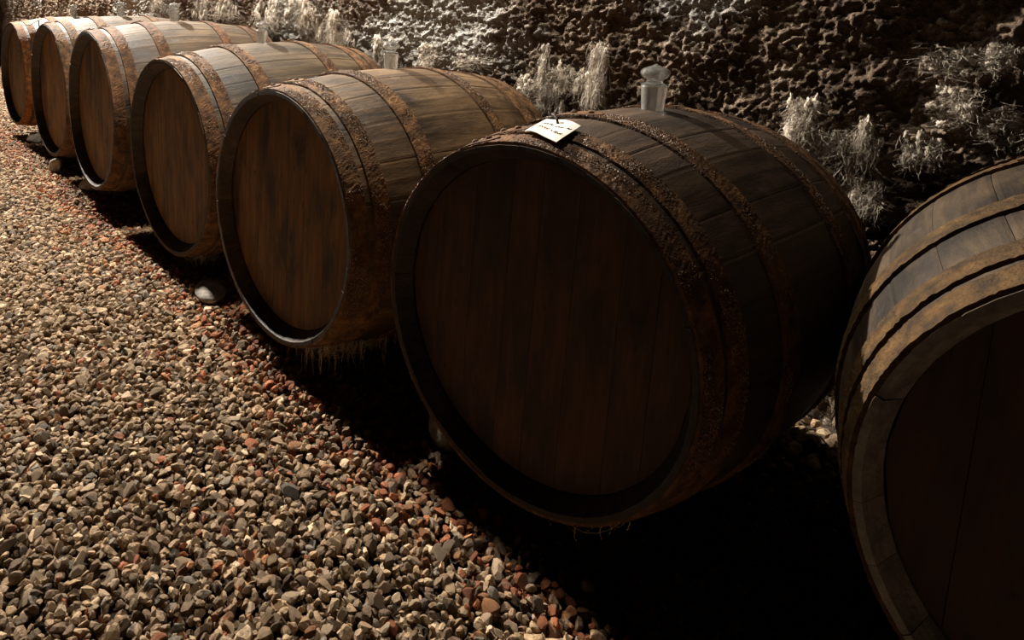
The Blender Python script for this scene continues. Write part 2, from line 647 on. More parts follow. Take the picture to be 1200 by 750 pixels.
def hoop_r(h, y):
    y0, y1 = HOOPS[h]
    f = (y - y0) / (y1 - y0)
    return (prof(y0) * (1 - f) + prof(y1) * f) + 0.0012


for h, (y0, y1) in enumerate(HOOPS):
    nt, ny = 420, 7
    tth = np.linspace(0, 2 * math.pi, nt, endpoint=False)
    yy = np.linspace(y0, y1, ny)
    rows = []
    jag = fbm(np.stack([np.cos(tth) * 14, np.sin(tth) * 14, np.full(nt, h * 3.1)], 1), 3, 91 + h)
    for j in range(ny):
        r = hoop_r(h, yy[j]) + 0.0036
        d = RNG.normal(0, 0.00035, nt) + fbm(np.stack([np.cos(tth) * 30, np.sin(tth) * 30, np.full(nt, yy[j] * 90)], 1), 2, 55) * 0.0006
        yo = yy[j] + (jag * 0.0008 * (1 if j == ny - 1 else -1) if j in (0, ny - 1) and 0 < yy[j] - 0.002 < L - 0.004 else 0)
        rows.append(np.stack([(r + d) * np.cos(tth), np.full(nt, 0.0) + yo, (r + d) * np.sin(tth) + RB], 1))
    for yv in (y1, y0):
        r = hoop_r(h, yv) - 0.0022
        rows.append(np.stack([r * np.cos(tth), np.full(nt, yv), r * np.sin(tth) + RB], 1))
    V = np.concatenate(rows) * S
    m = len(rows)
    idx = np.arange(m * nt).reshape(m, nt)
    a = idx
    b = np.roll(idx, -1, axis=1)
    c = np.roll(b, -1, axis=0)
    d = np.roll(a, -1, axis=0)
    F = np.stack([a, d, c, b], -1).reshape(-1, 4)
    me = mesh_np('hoop', V, F, False)
    me.materials.append(M_RUST)
    hoop_meshes.append(me)
    # riveted lap: a rounded tongue over the hoop near the top
    ym, hwid = 0.5 * (y0 + y1), 0.5 * (y1 - y0) * 0.86
    ta, tb = 1.62, 1.90
    vs, fs = [], []
    nn = 12
    for j in range(nn + 1):
        f = j / nn
        t_ = ta + (tb - ta) * f
        w_ = hwid * math.sqrt(max(0.0, 1 - max(0, (0.25 - f) / 0.25) ** 2)) if f < 0.25 else hwid
        w_ = max(w_, hwid * 0.15)
        for yv, ex in ((ym - w_, 0.0034), (ym - w_, 0.0058), (ym + w_, 0.0058), (ym + w_, 0.0034)):
            vs.append(local(np.array(yv), hoop_r(h, yv) + ex, np.array(t_)))
    for j in range(nn):
        for q in range(4):
            fs.append((j * 4 + q, j * 4 + (q + 1) % 4, (j + 1) * 4 + (q + 1) % 4, (j + 1) * 4 + q))
    fs += [(3, 2, 1, 0), tuple(nn * 4 + q for q in range(4))]
    me = mesh_np('hoop_lap', np.array(vs), fs)
    me.materials.append(M_RUST)
    lap_meshes.append(me)
    rv = []
    for t_ in (1.69, 1.79):
        vs, fs = [], []
        for j, (rr, ex) in enumerate(((0.0065, 0.0055), (0.0055, 0.0085), (0.0028, 0.0105))):
            for q in range(8):
                an = q * math.pi / 4
                yv = ym + rr * math.cos(an)
                vs.append(local(np.array(yv), hoop_r(h, ym) + ex, np.array(t_ + rr * math.sin(an) / 0.31)))
        for j in range(2):
            for q in range(8):
                fs.append((j * 8 + q, j * 8 + (q + 1) % 8, (j + 1) * 8 + (q + 1) % 8, (j + 1) * 8 + q))
        fs.append(tuple(16 + q for q in range(8)))
        me = mesh_np('rivet', np.array(vs), fs)
        me.materials.append(M_RUST)
        rv.append(me)
    rivet_meshes.append(rv)
    # loose rust scale lying in clumps on the hoop
    nS = 5200
    tS = RNG.uniform(-0.5, 2.9, nS * 3)
    yS = RNG.uniform(y0 + 0.001, y1 - 0.001, nS * 3)
    dens = fbm(np.stack([np.cos(tS) * 5, np.sin(tS) * 5, yS * 20 + h * 7], 1), 3, 66)
    keep = np.argsort(-dens + RNG.uniform(-0.25, 0.25, nS * 3))[:nS]
    tS, yS = tS[keep], yS[keep]
    OV = np.array([(1, 0, 0), (-1, 0, 0), (0, 1, 0), (0, -1, 0), (0, 0, 1), (0, 0, -1)], float)
    OF = np.array([(0, 2, 4), (2, 1, 4), (1, 3, 4), (3, 0, 4), (2, 0, 5), (1, 2, 5), (3, 1, 5), (0, 3, 5)], np.int32)
    rad = RNG.uniform(0.0006, 0.0016, nS)
    q = RNG.normal(0, 1, (nS, 3, 3))
    Q, _ = np.linalg.qr(q)
    P0 = np.stack([(hoop_r(h, yS) + 0.0042) * np.cos(tS), yS, (hoop_r(h, yS) + 0.0042) * np.sin(tS) + RB], 1)
    sc = RNG.uniform(0.5, 1.3, (nS, 1, 3)) * rad[:, None, None]
    VV = np.einsum('nij,nkj->nki', Q, OV[None] * sc) + P0[:, None, :]
    FF = OF[None] + (np.arange(nS) * 6)[:, None, None]
    me = mesh_np('rust_scale', VV.reshape(-1, 3) * S, FF.reshape(-1, 3))
    me.materials.append(M_SCALE)
    scale_meshes.append(me)

BX = [0.1983, 0.9703, 1.6939, 2.4156, 3.1170, 3.7946, 4.5520]
BY = [0.0334, 0.0150, -0.0209, -0.0165, -0.0553, -0.0226, 0.0641]
BZ = [-0.0057, 0.0023, 0.0191, -0.0200, -0.0095, -0.0071, 0.0211]
BA = [-0.0137 + a for a in (0.0127, 0.0250, 0.0544, 0.0256, 0.0340, 0.0020, -0.1886)]
BB = [-0.0101 + b for b in (0.0042, 0.0090, 0.0042, 0.0228, -0.0092, -0.0270, -0.0141)]
BS = [0.9464, 1.0382, 1.0294, 1.0225, 0.9846, 0.9760, 0.9890]
LABELS = [
    'farthest oak barrel with bright orange rusted hoops, at the left edge',
    'oak barrel with pale front hoop, second from the far left end',
    'oak barrel with greyish staves and purple-brown front hoop, third from far end',
    'grey-brown oak barrel with orange-brown hoops, fourth from the far end',
    'brown oak barrel with crusted second hoop and cobwebs hanging underneath',
    'large near-black oak barrel in the middle with a paper tag on top',
    'nearest oak barrel cut off by the right edge, yellow-brown hoops and grey chime',
]
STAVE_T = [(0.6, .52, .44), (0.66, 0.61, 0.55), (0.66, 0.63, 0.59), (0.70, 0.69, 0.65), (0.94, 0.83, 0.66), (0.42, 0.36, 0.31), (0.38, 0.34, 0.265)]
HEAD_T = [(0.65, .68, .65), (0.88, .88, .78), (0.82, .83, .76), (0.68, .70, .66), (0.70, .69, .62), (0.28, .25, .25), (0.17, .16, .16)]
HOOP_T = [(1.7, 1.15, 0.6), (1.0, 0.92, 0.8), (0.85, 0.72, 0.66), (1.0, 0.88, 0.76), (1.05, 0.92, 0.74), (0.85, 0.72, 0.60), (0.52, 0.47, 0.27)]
barrels, bmats = [], []
for i in range(7):
    a, b = BA[i], BB[i]
    e1 = Vector((math.cos(a), -math.sin(a), 0))
    ax = Vector((math.sin(a) * math.cos(b), math.cos(a) * math.cos(b), math.sin(b)))
    e2 = e1.cross(ax)
    Mx = Matrix(((e1.x, ax.x, e2.x), (e1.y, ax.y, e2.y), (e1.z, ax.z, e2.z))).to_4x4()
    c = W3(BX[i], 0, BZ[i]) + ax * (BY[i] * S)
    Mx = Mx @ Matrix.Diagonal((BS[i], BS[i], BS[i], 1))
    base = c - e2 * (RB * S * BS[i])
    Mx.translation = base
    e = bpy.data.objects.new('barrel', None)
    COL.objects.link(e)
    e.empty_display_size = 0.1
    e.matrix_world = Mx
    tag(e, LABELS[i], 'barrel', 'oak barrels in a row along the wall')
    barrels.append(e)
    bmats.append(Mx)
    roll = RNG.uniform(0, 2 * math.pi)
    pivot = Vector((0, 0, RB * S))

    def rolled(o, ang):
        o.matrix_local = Matrix.Translation(pivot) @ Matrix.Rotation(ang, 4, 'Y') @ Matrix.Translation(-pivot)
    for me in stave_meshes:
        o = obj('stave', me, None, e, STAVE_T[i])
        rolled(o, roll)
        if i == 6:
            o.material_slots[1].link = 'OBJECT'
            o.material_slots[1].material = M_GREYCHIME
    flip = RNG.choice([-1, 1])
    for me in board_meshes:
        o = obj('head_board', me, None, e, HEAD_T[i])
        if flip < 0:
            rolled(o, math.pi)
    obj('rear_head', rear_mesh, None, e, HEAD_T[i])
    for h in range(6):
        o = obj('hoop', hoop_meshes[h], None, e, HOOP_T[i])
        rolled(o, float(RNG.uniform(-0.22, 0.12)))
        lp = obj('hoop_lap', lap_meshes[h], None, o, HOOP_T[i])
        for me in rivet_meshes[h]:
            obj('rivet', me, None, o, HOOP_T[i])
        if (i in (3, 4, 5) and h in (0, 1, 2, 3)):
            sc_ = obj('rust_scale', scale_meshes[h], None, o, (1.0, 0.9, 0.8) if i == 5 else (1.1, 1.0, 0.85))
            sc_['kind'] = 'stuff'
    # bung bushing: dark wooden ring in the bilge under the stopper is hidden by the stopper itself


def on_barrel(i, y, th, ex=0.0):
    r = float(prof(y)) + ex
    return bmats[i] @ Vector((r * math.cos(th) * S, y * S, (r * math.sin(th) + RB) * S))


# ------------------------------------------------------------------ glass stoppers
def lathe(name, pr, n, mat, smooth=True):
    vs, fs = [], []
    for r, z in pr:
        for q in range(n):
            an = 2 * math.pi * q / n
            vs.append((r * math.cos(an) * S, r * math.sin(an) * S, z * S))
    m = len(pr)
    for j in range(m - 1):
        for q in range(n):
            fs.append((j * n + q, j * n + (q + 1) % n, (j + 1) * n + (q + 1) % n, (j + 1) * n + q))
    fs.append(tuple(range(n - 1, -1, -1)))
    fs.append(tuple((m - 1) * n + q for q in range(n)))
    me = mesh_np(name, np.array(vs), fs, smooth)
    me.materials.append(mat)
    return me


plug_me = lathe('plug', [(0.0175, -0.004), (0.0190, -0.003), (0.0195, 0.0), (0.0232, 0.0445), (0.0232, 0.0450), (0.0222, 0.0462), (0.0, 0.0462)][:-1], 32, M_FROST)
knob_pr = [(0.0228, 0.0464), (0.0234, 0.0476), (0.0228, 0.0490), (0.0165, 0.0505), (0.0142, 0.0530), (0.0140, 0.0555), (0.0160, 0.0580), (0.0215, 0.0615), (0.0250, 0.0660), (0.0262, 0.0700), (0.0250, 0.0738), (0.0205, 0.0775), (0.0140, 0.0805), (0.0075, 0.0828), (0.0040, 0.0848), (0.0022, 0.0862), (0.0008, 0.0868)]
knob_me = lathe('knob', knob_pr, 32, M_GLASS)
hollow_pr = [(max(r - 0.0035, 0.0006), z) for r, z in knob_pr[6:14]]
hollow_me = lathe('hollow', hollow_pr, 32, M_GLASS)
hollow_me.flip_normals()
SLAB = [
    'clear glass stopper standing on the farthest barrel with orange hoops',
    'clear glass stopper on the second barrel from the far left end',
    'clear glass stopper on the third barrel from the far left end',
    'clear glass stopper on the fourth barrel from the far end',
    'clear glass stopper with white mould behind it, on the brown cobwebbed barrel',
    'largest clear glass stopper with mushroom knob, on the tagged dark barrel',
]
for i in range(6):
    p = on_barrel(i, [0.367, 0.352, 0.352, 0.358, 0.372, 0.382][i], [1.57, 1.58, 1.60, 1.63, 1.66, 1.58][i])
    e = bpy.data.objects.new('glass_stopper', None)
    COL.objects.link(e)
    k = [0.85, 0.85, 0.92, 0.86, 0.86, 1.0][i]
    e.location = p
    e.scale = (k, k, k)
    e.rotation_euler = (RNG.normal(0, .012), RNG.normal(0, .012), RNG.uniform(0, 6))
    tag(e, SLAB[i], 'glass stopper', 'glass stoppers in the barrel bungs')
    o = obj('plug', plug_me, None, e)
    o['label'] = 'frosted tapered plug'
    kn = obj('knob', knob_me, None, e)
    kn['label'] = 'clear mushroom-shaped knob'
    obj('hollow', hollow_me, None, kn)['label'] = 'air bubble blown inside the knob'


# ------------------------------------------------------------------ paper tag with nail on the dark barrel
def sheet(name, corners, bend, nu, nv, thick, mat, lift=0.0):
    """corners: 4 survey points (a b c d around); returns mesh and a sampler"""
    A, B, C_, D_ = [np.array(q, float) for q in corners]

    def at(u, v):
        P = A * (1 - u) * (1 - v) + B * u * (1 - v) + C_ * u * v + D_ * (1 - u) * v
        P = P.copy()
        P[2] += bend * (1 - (2 * u - 1) ** 2) + lift * v * v + 0.0012 * math.sin(7 * u + 3 * v)
        return P
    vs, fs = [], []
    for side in (0, 1):
        for a_ in range(nu + 1):
            for b_ in range(nv + 1):
                P = at(a_ / nu, b_ / nv)
                P[2] -= thick * side
                vs.append(W3(*P))
    o = (nu + 1) * (nv + 1)
    ix = lambda a_, b_: a_ * (nv + 1) + b_
    for a_ in range(nu):
        for b_ in range(nv):
            q = (ix(a_, b_), ix(a_ + 1, b_), ix(a_ + 1, b_ + 1), ix(a_, b_ + 1))
            fs.append(q)
            fs.append(tuple(o + k for k in q[::-1]))
    rim = [ix(a_, 0) for a_ in range(nu)] + [ix(nu, b_) for b_ in range(nv)] + [ix(a_, nv) for a_ in range(nu, 0, -1)] + [ix(0, b_) for b_ in range(nv, 0, -1)]
    for k in range(len(rim)):
        p_, q_ = rim[k], rim[(k + 1) % len(rim)]
        fs.append((q_, p_, o + p_, o + q_))
    me = mesh_np(name, np.array([tuple(v) for v in vs]), fs)
    me.materials.append(mat)
    return me, at


def center_parent(name, pos):
    e = bpy.data.objects.new(name, None)
    COL.objects.link(e)
    e.location = pos
    e.empty_display_size = 0.03
    return e


def adopt(o, e):
    o.parent = e
    o.matrix_parent_inverse = Matrix.Translation(-Vector(e.location))


zt = 0.3065
corners = [(3.759, 0.020, zt - 0.003), (3.838, -0.006, zt - 0.004), (3.813, 0.093, zt + 0.004), (3.735, 0.108, zt)]
e = center_parent('paper_tag', W3(3.786, 0.054, 0.300))
tag(e, 'small stained white paper tag with handwriting, nailed on the dark barrel', 'tag')
me, at_tag = sheet('paper', corners, 0.004, 12, 10, 0.0009, M_PAPER, 0.003)
adopt(obj('paper', me), e)
# handwriting: three short rows of pen strokes (u across, v along)
strokes = []


def word(u0, u1, v, hgt, n, seed):
    rg = random.Random(seed)
    pts = []
    for k in range(n + 1):
        f = k / n
        pts.append((u0 + (u1 - u0) * f + rg.uniform(-.012, .012), v + (hgt if k % 2 else -hgt) * rg.uniform(.35, 1.0)))
    return pts


strokes += [word(0.13, 0.45, 0.66, 0.07, 9, 1), word(0.52, 0.76, 0.60, 0.05, 7, 2)]
strokes += [word(0.14, 0.48, 0.40, 0.06, 9, 3), word(0.56, 0.62, 0.36, 0.07, 2, 4), word(0.66, 0.90, 0.33, 0.06, 7, 5), word(0.84, 0.94, 0.66, 0.05, 3, 6)]
wv, wf = [], []
for st in strokes:
    for (u0, v0), (u1, v1) in zip(st[:-1], st[1:]):
        du, dv = u1 - u0, v1 - v0
        ln = math.hypot(du, dv) + 1e-6
        ox, oy = -dv / ln * 0.011, du / ln * 0.011
        b0 = len(wv)
        for (u, v) in ((u0 + ox, v0 + oy), (u1 + ox, v1 + oy), (u1 - ox, v1 - oy), (u0 - ox, v0 - oy)):
            P = at_tag(u, v)
            P[2] += 0.0003
            wv.append(tuple(W3(*P)))
        wf.append((b0, b0 + 1, b0 + 2, b0 + 3))
me = mesh_np('handwriting', np.array(wv), wf)
o = obj('handwriting', me, M_INK)
adopt(o, e)
o['label'] = 'rows of illegible dark handwriting'
# bent nail
npth = np.array([[3.781, 0.078, zt - 0.006], [3.780, 0.078, zt + 0.006], [3.777, 0.079, zt + 0.013], [3.769, 0.083, zt + 0.017], [3.763, 0.086, zt + 0.017]])
Vn, Fn = tubes([npth], [[0.0022, 0.0022, 0.0022, 0.0026, 0.0034]], 8)
Vn = np.array([tuple(W3(*v)) for v in Vn])
Fl = [tuple(f) for f in Fn.tolist()] + [tuple(range(7, -1, -1)), tuple(len(Vn) - 8 + q for q in range(8))]
o = obj('nail', mesh_np('nail', Vn, Fl), M_NAIL)
adopt(o, e)

# tan card on the farthest barrel
e = center_parent('card', W3(0.33, 0.12, 0.285))
tag(e, 'small blank tan card propped on top of the farthest barrel', 'tag')
corners = [(0.335, 0.075, 0.279), (0.425, 0.085, 0.284), (0.405, 0.150, 0.316), (0.315, 0.150, 0.313)]
me, _ = sheet('paper', corners, 0.002, 6, 6, 0.004, M_CARD)
adopt(obj('paper', me), e)
npth = np.array([[0.365, 0.145, 0.270], [0.365, 0.143, 0.300], [0.364, 0.141, 0.318]])
Vn, Fn = tubes([npth], [[0.003, 0.003, 0.004]], 8)
Vn = np.array([tuple(W3(*v)) for v in Vn])
Fl = [tuple(f) for f in Fn.tolist()] + [tuple(range(7, -1, -1)), tuple(len(Vn) - 8 + q for q in range(8))]
adopt(obj('nail', mesh_np('nail', Vn, Fl), M_NAIL), e)

# faint chalk strokes on the head of the farthest barrel
cm = []
for seg in (((-0.06, 0.12), (-0.06, 0.19)), ((-0.01, 0.12), (-0.01, 0.19)), ((-0.01, 0.19), (0.05, 0.19)), ((0.05, 0.19), (0.05, 0.12)), ((-0.01, 0.155), (0.05, 0.155)), ((-0.01, 0.12), (0.05, 0.12)), ((0.0, 0.10), (0.06, 0.095))):
    cm.append(seg)
wv, wf = [], []
for (x0, z0), (x1, z1) in cm:
    d = math.hypot(x1 - x0, z1 - z0)
    ox, oz = -(z1 - z0) / d * 0.004, (x1 - x0) / d * 0.004
    b0 = len(wv)
    for (x, z) in ((x0 + ox, z0 + oz), (x1 + ox, z1 + oz), (x1 - ox, z1 - oz), (x0 - ox, z0 - oz)):
        wv.append((x * S, (DH - 0.0030) * S, (z + RB) * S))
    wf.append((b0, b0 + 1, b0 + 2, b0 + 3))
o = obj('chalk_mark', mesh_np('chalk_mark', np.array(wv), wf), M_CHALK, barrels[0])
o['label'] = 'faint chalk marks'


# ------------------------------------------------------------------ chock stones under the barrels
IV2, IF2 = ico(2)
IV1, IF1 = ico(1)
IV0, IF0 = ico(0)


def rock(seed, dims, base=IV2, chops=9, rough=0.05, lo=0.62):
    rg = np.random.default_rng(seed)
    v = base.copy()
    for _ in range(chops):
        nrm = rg.normal(0, 1, 3)
        nrm /= np.linalg.norm(nrm)
        d = rg.uniform(lo, 0.92)
        ov = np.maximum(v @ nrm - d, 0)
        v = v - ov[:, None] * nrm
    v = v * (1 + fbm(v * 2.3 + seed, 3, seed)[:, None] * rough)
    return v * np.array(dims)


CH = [
    (0.36, 0.09, 0.050, 0.045, 0.035, 'small pale chock stone at the foot of the farthest barrel'),
    (1.06, 0.015, 0.036, 0.032, 0.044, 'pale upright chock block under the second barrel from the far end'),
    (1.42, 0.05, 0.060, 0.040, 0.034, 'pale chock stone at the left foot of the third barrel'),
    (2.69, -0.005, 0.075, 0.045, 0.020, 'smooth rounded grey chock stone between the fourth and the cobwebbed barrel'),
    (3.585, 0.075, 0.050, 0.045, 0.050, 'grey lumpy chock stone at the left foot of the tagged dark barrel'),
    (3.12, 0.28, 0.06, 0.06, 0.026, 'shadowed chock stone under the middle of the cobwebbed barrel'),
    (3.79, 0.30, 0.06, 0.06, 0.029, 'shadowed chock stone under the middle of the tagged dark barrel'),
    (4.49, 0.33, 0.06, 0.06, 0.044, 'shadowed chock stone under the nearest barrel'),
]
for k, (x, y, dx, dy, dz, lab) in enumerate(CH):
    me = mesh_np('chock_stone', rock(40 + k, (dx * S, dy * S, dz * S), IV2, 6 if k == 3 else 9), IF2, True)
    me.materials.append(M_CHOCK)
    o = obj('chock_stone', me)
    o.location = W3(x, y, GZ + dz * 0.72)
    o.rotation_euler = (0, 0, random.uniform(-.4, .4))
    tag(o, lab, 'stone', 'chock stones under the barrels')

# ------------------------------------------------------------------ mould tufts on the wall
def wall_y(x, z):
    return WALL_Y - wall_disp(np.atleast_1d(np.asarray(x, float)), np.atleast_1d(np.asarray(z, float)))


def unproject_wall(px, py, y0):
    d = _fw + _r * (px - 600 - PP[0]) / CAM_F - _u * (py - 375 - PP[1]) / CAM_F
    t = (y0 - CAM_P[1]) / d[1]
    return CAM_P + d * t


def mould(x, z, w, h, n, label, seed, tint=(1, 1, 1), hang=0.5):
    """w,h half extents (survey units) on the wall around (x,z); hang 0 = cotton cloud, 1 = drape"""
    rg = np.random.default_rng(seed)
    parts_v, parts_f, off = [], [], 0

    def add(v, f):
        nonlocal off
        parts_v.append(v)
        parts_f.append((np.concatenate([f, f[:, 2:3]], 1) if f.shape[1] == 3 else f) + off)
        off += len(v)
    # cottony lumps, small and ragged, strung along a few veins
    veins = 4 if hang > 0.55 else 3
    vx = x + rg.uniform(-0.75, 0.75, veins) * w
    lumps = 64
    for k in range(lumps):
        j = k % veins
        u = rg.uniform(-0.95, 0.95)
        if hang > 0.55:
            lx = vx[j] + (0.18 * math.sin(3 * u + j * 2.1) + rg.normal(0, 0.10)) * w
            lz = z + u * h
        else:
            an = rg.uniform(0, 6.283)
            rr_ = math.sqrt(rg.uniform(0, 1))
            lx, lz = x + math.cos(an) * rr_ * w * 0.85, z + math.sin(an) * rr_ * h * 0.9
        ly = float(wall_y(lx, lz)[0])
        rr = rg.uniform(0.07, 0.24) * (min(w, h) * 0.5 + 0.012)
        v = IV2 * (1 + 0.95 * fbm(IV2 * 3.6 + k * 9 + seed, 3, seed + k, 0.7)[:, None])
        v = v * np.array([rr, rr * 0.6, rr * (rg.uniform(1.3, 3.0) if hang > 0.55 else rg.uniform(0.7, 1.2))]) + np.array([lx, ly - rr * 0.2, lz])
        add(v, IF2)
    # hanging fibres gathered on the veins
    nf = int(n * 1.1 * (0.08 + hang))
    kk = 9
    f = np.linspace(0, 1, kk)
    jj = rg.integers(0, veins, nf)
    sz = z + rg.uniform(-0.9, 1.0, nf) * h
    u = (sz - z) / h
    sx = vx[jj] + (0.18 * np.sin(3 * u + jj * 2.1) + rg.normal(0, 0.16 + 0.25 * (1 - hang), nf)) * w
    sy = wall_y(sx, sz)
    ln = rg.uniform(0.15, 1.0, nf) ** 1.5 * h * (0.35 + hang)
    drift = rg.normal(0, 0.35, nf) * w
    px = sx[:, None] + drift[:, None] * f * f + np.cumsum(rg.normal(0, 0.0013, (nf, kk)), 1)
    pz = sz[:, None] - ln[:, None] * f
    py = sy[:, None] - 0.003 - rg.uniform(0.0, 0.016, nf)[:, None] * np.sin(f * math.pi * 0.8) + np.cumsum(rg.normal(0, 0.0010, (nf, kk)), 1)
    rad = 0.00027 * rg.uniform(0.5, 2.0, nf)[:, None] * (1.0 - 0.7 * f)[None] + 0.00015
    add(*tubes(np.stack([px, py, pz], -1), rad, 3))
    # short tangled fuzz
    m = int(n * 3.2)
    P0 = np.concatenate(parts_v[:lumps])
    P0 = P0[rg.integers(0, len(P0), m)]
    dirs = rg.normal(0, 1, (m, 3))
    dirs[:, 1] = -np.abs(dirs[:, 1]) * 0.8
    dirs[:, 2] -= 0.5 * hang
    dirs /= np.linalg.norm(dirs, axis=1, keepdims=True)
    f5 = np.linspace(0, 1, 5)
    ln = rg.uniform(0.003, 0.012, m)
    P = P0[:, None, :] + dirs[:, None, :] * (ln[:, None] * f5)[:, :, None] + np.cumsum(rg.normal(0, 0.0011, (m, 5, 3)), 1)
    add(*tubes(P, 0.00020 * (1.0 - 0.7 * f5)[None] * rg.uniform(0.6, 1.6, (m, 1)), 3))
    V_ = np.concatenate(parts_v)
    F_ = np.concatenate(parts_f)
    base = np.array([x, float(wall_y(x, z)[0]), z])
    fl = [tuple(q[:3]) if q[2] == q[3] else tuple(q) for q in F_.tolist()]
    me = mesh_np('mould_tuft', (V_ - base) * S, fl, True)
    me.materials.append(M_MOULD)
    o = obj('mould_tuft', me, None, None, tint)
    o.location = W3(*base)
    tag(o, label, 'mould', 'white mould tufts on the wall')
    return o


# (pixel centre, half size in pixels, fibres, label, tint)
MT = [
    (697, 85, 17, 36, 420, 'tall hanging drape of white mould left of the large stopper', 1.25, 0.9),
    (662, 92, 22, 14, 260, 'fringed white mould curtain left of the tall mould drape', 1.25, 0.9),
    (630, 75, 9, 24, 160, 'thin upright streak of white mould above the cobwebbed barrel end', 1.09, 0.7),
    (640, 112, 22, 18, 260, 'ragged white mould web touching the cobwebbed barrel back end', 1.23, 0.9),
    (612, 100, 12, 14, 160, 'small white mould puff at the cobwebbed barrel back corner', 1.25, 0.5),
    (499, 66, 13, 16, 260, 'bright pointed white mould flame right of the fifth glass stopper', 1.25, 0.5),
    (447, 62, 14, 18, 240, 'white mould tuft left of the fifth glass stopper', 1.15, 0.6),
    (545, 72, 24, 9, 220, 'low cream mould crust just above the cobwebbed barrel', 1.1, 0.4),
    (930, 140, 30, 26, 420, 'white mould fan draping onto the back rim of the tagged barrel', 1.25, 0.9),
    (965, 178, 32, 30, 360, 'cottony white mould cluster beside the tagged barrel back rim', 1.09, 0.6),
    (1005, 165, 22, 26, 240, 'stringy white mould with one long thread, between the two nearest barrels', 1.09, 0.9),
    (1015, 232, 26, 22, 240, 'lowest white mould wisp in the gap between the two nearest barrels', 0.94, 0.7),
    (1110, 72, 40, 22, 340, 'large fluffy grey mould cloud at the upper right', 1.01, 0.3),
    (1165, 70, 26, 20, 240, 'right-hand fluffy grey mould cloud near the picture edge', 0.87, 0.3),
    (1110, 125, 40, 26, 340, 'speckled cream mould patch above the nearest barrel', 1.09, 0.3),
    (1170, 150, 30, 26, 240, 'dim mould patch at the right edge above the nearest barrel', 0.80, 0.3),
    (1075, 180, 24, 20, 200, 'small scattered mould wisps left above the nearest barrel', 0.80, 0.6),
    (375, 34, 22, 22, 320, 'bright white mould cascade above the fourth barrel', 1.25, 0.8),
    (345, 15, 16, 16, 240, 'white mould streak at the top edge above the fourth barrel', 1.2, 0.8),
    (400, 48, 14, 12, 200, 'white mould patch at the back corner of the fourth barrel', 1.2, 0.6),
    (310, 18, 18, 18, 240, 'white mould curtain behind the fourth glass stopper', 1.1, 0.8),
    (255, 10, 20, 12, 220, 'white mould curtain right of the third glass stopper', 1.1, 0.8),
    (185, 8, 18, 9, 200, 'pale mould curtain left of the third glass stopper', 1.05, 0.8),
    (228, 10, 12, 12, 160, 'pale mould streak just behind the third glass stopper', 1.05, 0.8),
]
for k, (px, py, wx, hz, n, lab, br, hang) in enumerate(MT):
    P = unproject_wall(px, py, WALL_Y - 0.02)
    Px = unproject_wall(px + wx, py, WALL_Y - 0.02)
    Pz = unproject_wall(px, py - hz, WALL_Y - 0.02)
    mould(P[0], P[2], abs(Px[0] - P[0]), abs(Pz[2] - P[2]), n, lab, 300 + k, (br, br * 0.98, br * 0.95), hang)

# ------------------------------------------------------------------ cobwebs hanging under the barrels
def cobweb(i, ths, y0, y1, n, length, label, seed):
    rg = np.random.default_rng(seed)
    f = np.linspace(0, 1, 8)
    tt = rg.uniform(ths[0], ths[1], n)
    yy = rg.uniform(y0, y1, n)
    st = np.array([tuple(on_barrel(i, float(y), float(t_), 0.0035)) for y, t_ in zip(yy, tt)])
    ln = rg.uniform(0.25, 1.0, n) ** 1.5 * length
    P = st[:, None, :] + np.stack([np.cumsum(rg.normal(0, 0.003, (n, 8)), 1), np.cumsum(rg.normal(0, 0.003, (n, 8)), 1), -ln[:, None] * f], -1)
    P[:, :, 2] = np.maximum(P[:, :, 2], 0.015)
    rad = rg.uniform(0.0006, 0.0015, n)[:, None] * (1 - 0.5 * f)[None]
    V1, F1 = tubes(P, rad, 3)
    # sagging cross strands
    m = n // 2
    a = rg.integers(0, n, m)
    b = rg.integers(0, n, m)
    Q = st[a][:, None, :] * (1 - f)[None, :, None] + st[b][:, None, :] * f[None, :, None]
    Q[:, :, 2] -= (rg.uniform(0.01, 0.05, m)[:, None] * np.sin(math.pi * f)[None])
    V2, F2 = tubes(Q, np.full((m, 8), 0.0005), 3)
    V_ = np.concatenate([V1, V2])
    base = st.mean(0)
    me = mesh_np('cobweb', V_ - base, np.concatenate([F1, F2 + len(V1)]))
    me.materials.append(M_WEB)
    o = obj('cobweb', me)
    o.location = base
    return tag(o, label, 'cobweb', 'cobwebs under the barrels')


cobweb(4, (4.75, 5.35), 0.03, 0.24, 130, 0.12, 'dusty cobweb strands hanging under the crusted brown barrel', 5)
cobweb(3, (4.75, 5.2), 0.02, 0.12, 40, 0.06, 'small dusty cobweb hanging under the fourth barrel', 6)
cobweb(5, (4.9, 5.4), 0.02, 0.15, 30, 0.05, 'faint cobweb strands under the tagged dark barrel', 8)

# ------------------------------------------------------------------ gravel
PALETTE = np.array([
    (0.31, 0.225, 0.142), (0.26, 0.190, 0.120), (0.205, 0.152, 0.102), (0.46, 0.365, 0.255), (0.14, 0.098, 0.062), (0.19, 0.172, 0.145), (0.24, 0.085, 0.036), (0.28, 0.135, 0.058)])
PNAMES = ['tan', 'light brown', 'greyish brown', 'pale cream', 'dark brown', 'cool grey', 'rust-red', 'orange-brown']
PW = np.array([0.24, 0.22, 0.19, 0.14, 0.09, 0.06, 0.03, 0.03])


def gravel_points(spacing, x0, x1, y0, y1):
    nx, ny = int((x1 - x0) / spacing), int((y1 - y0) / spacing)
    ii, jj = np.meshgrid(np.arange(nx), np.arange(ny), indexing='ij')
    x = x0 + (ii + RNG.uniform(0, 1, ii.shape)) * spacing
    y = y0 + (jj + RNG.uniform(0, 1, ii.shape)) * spacing
    return x.ravel(), y.ravel()


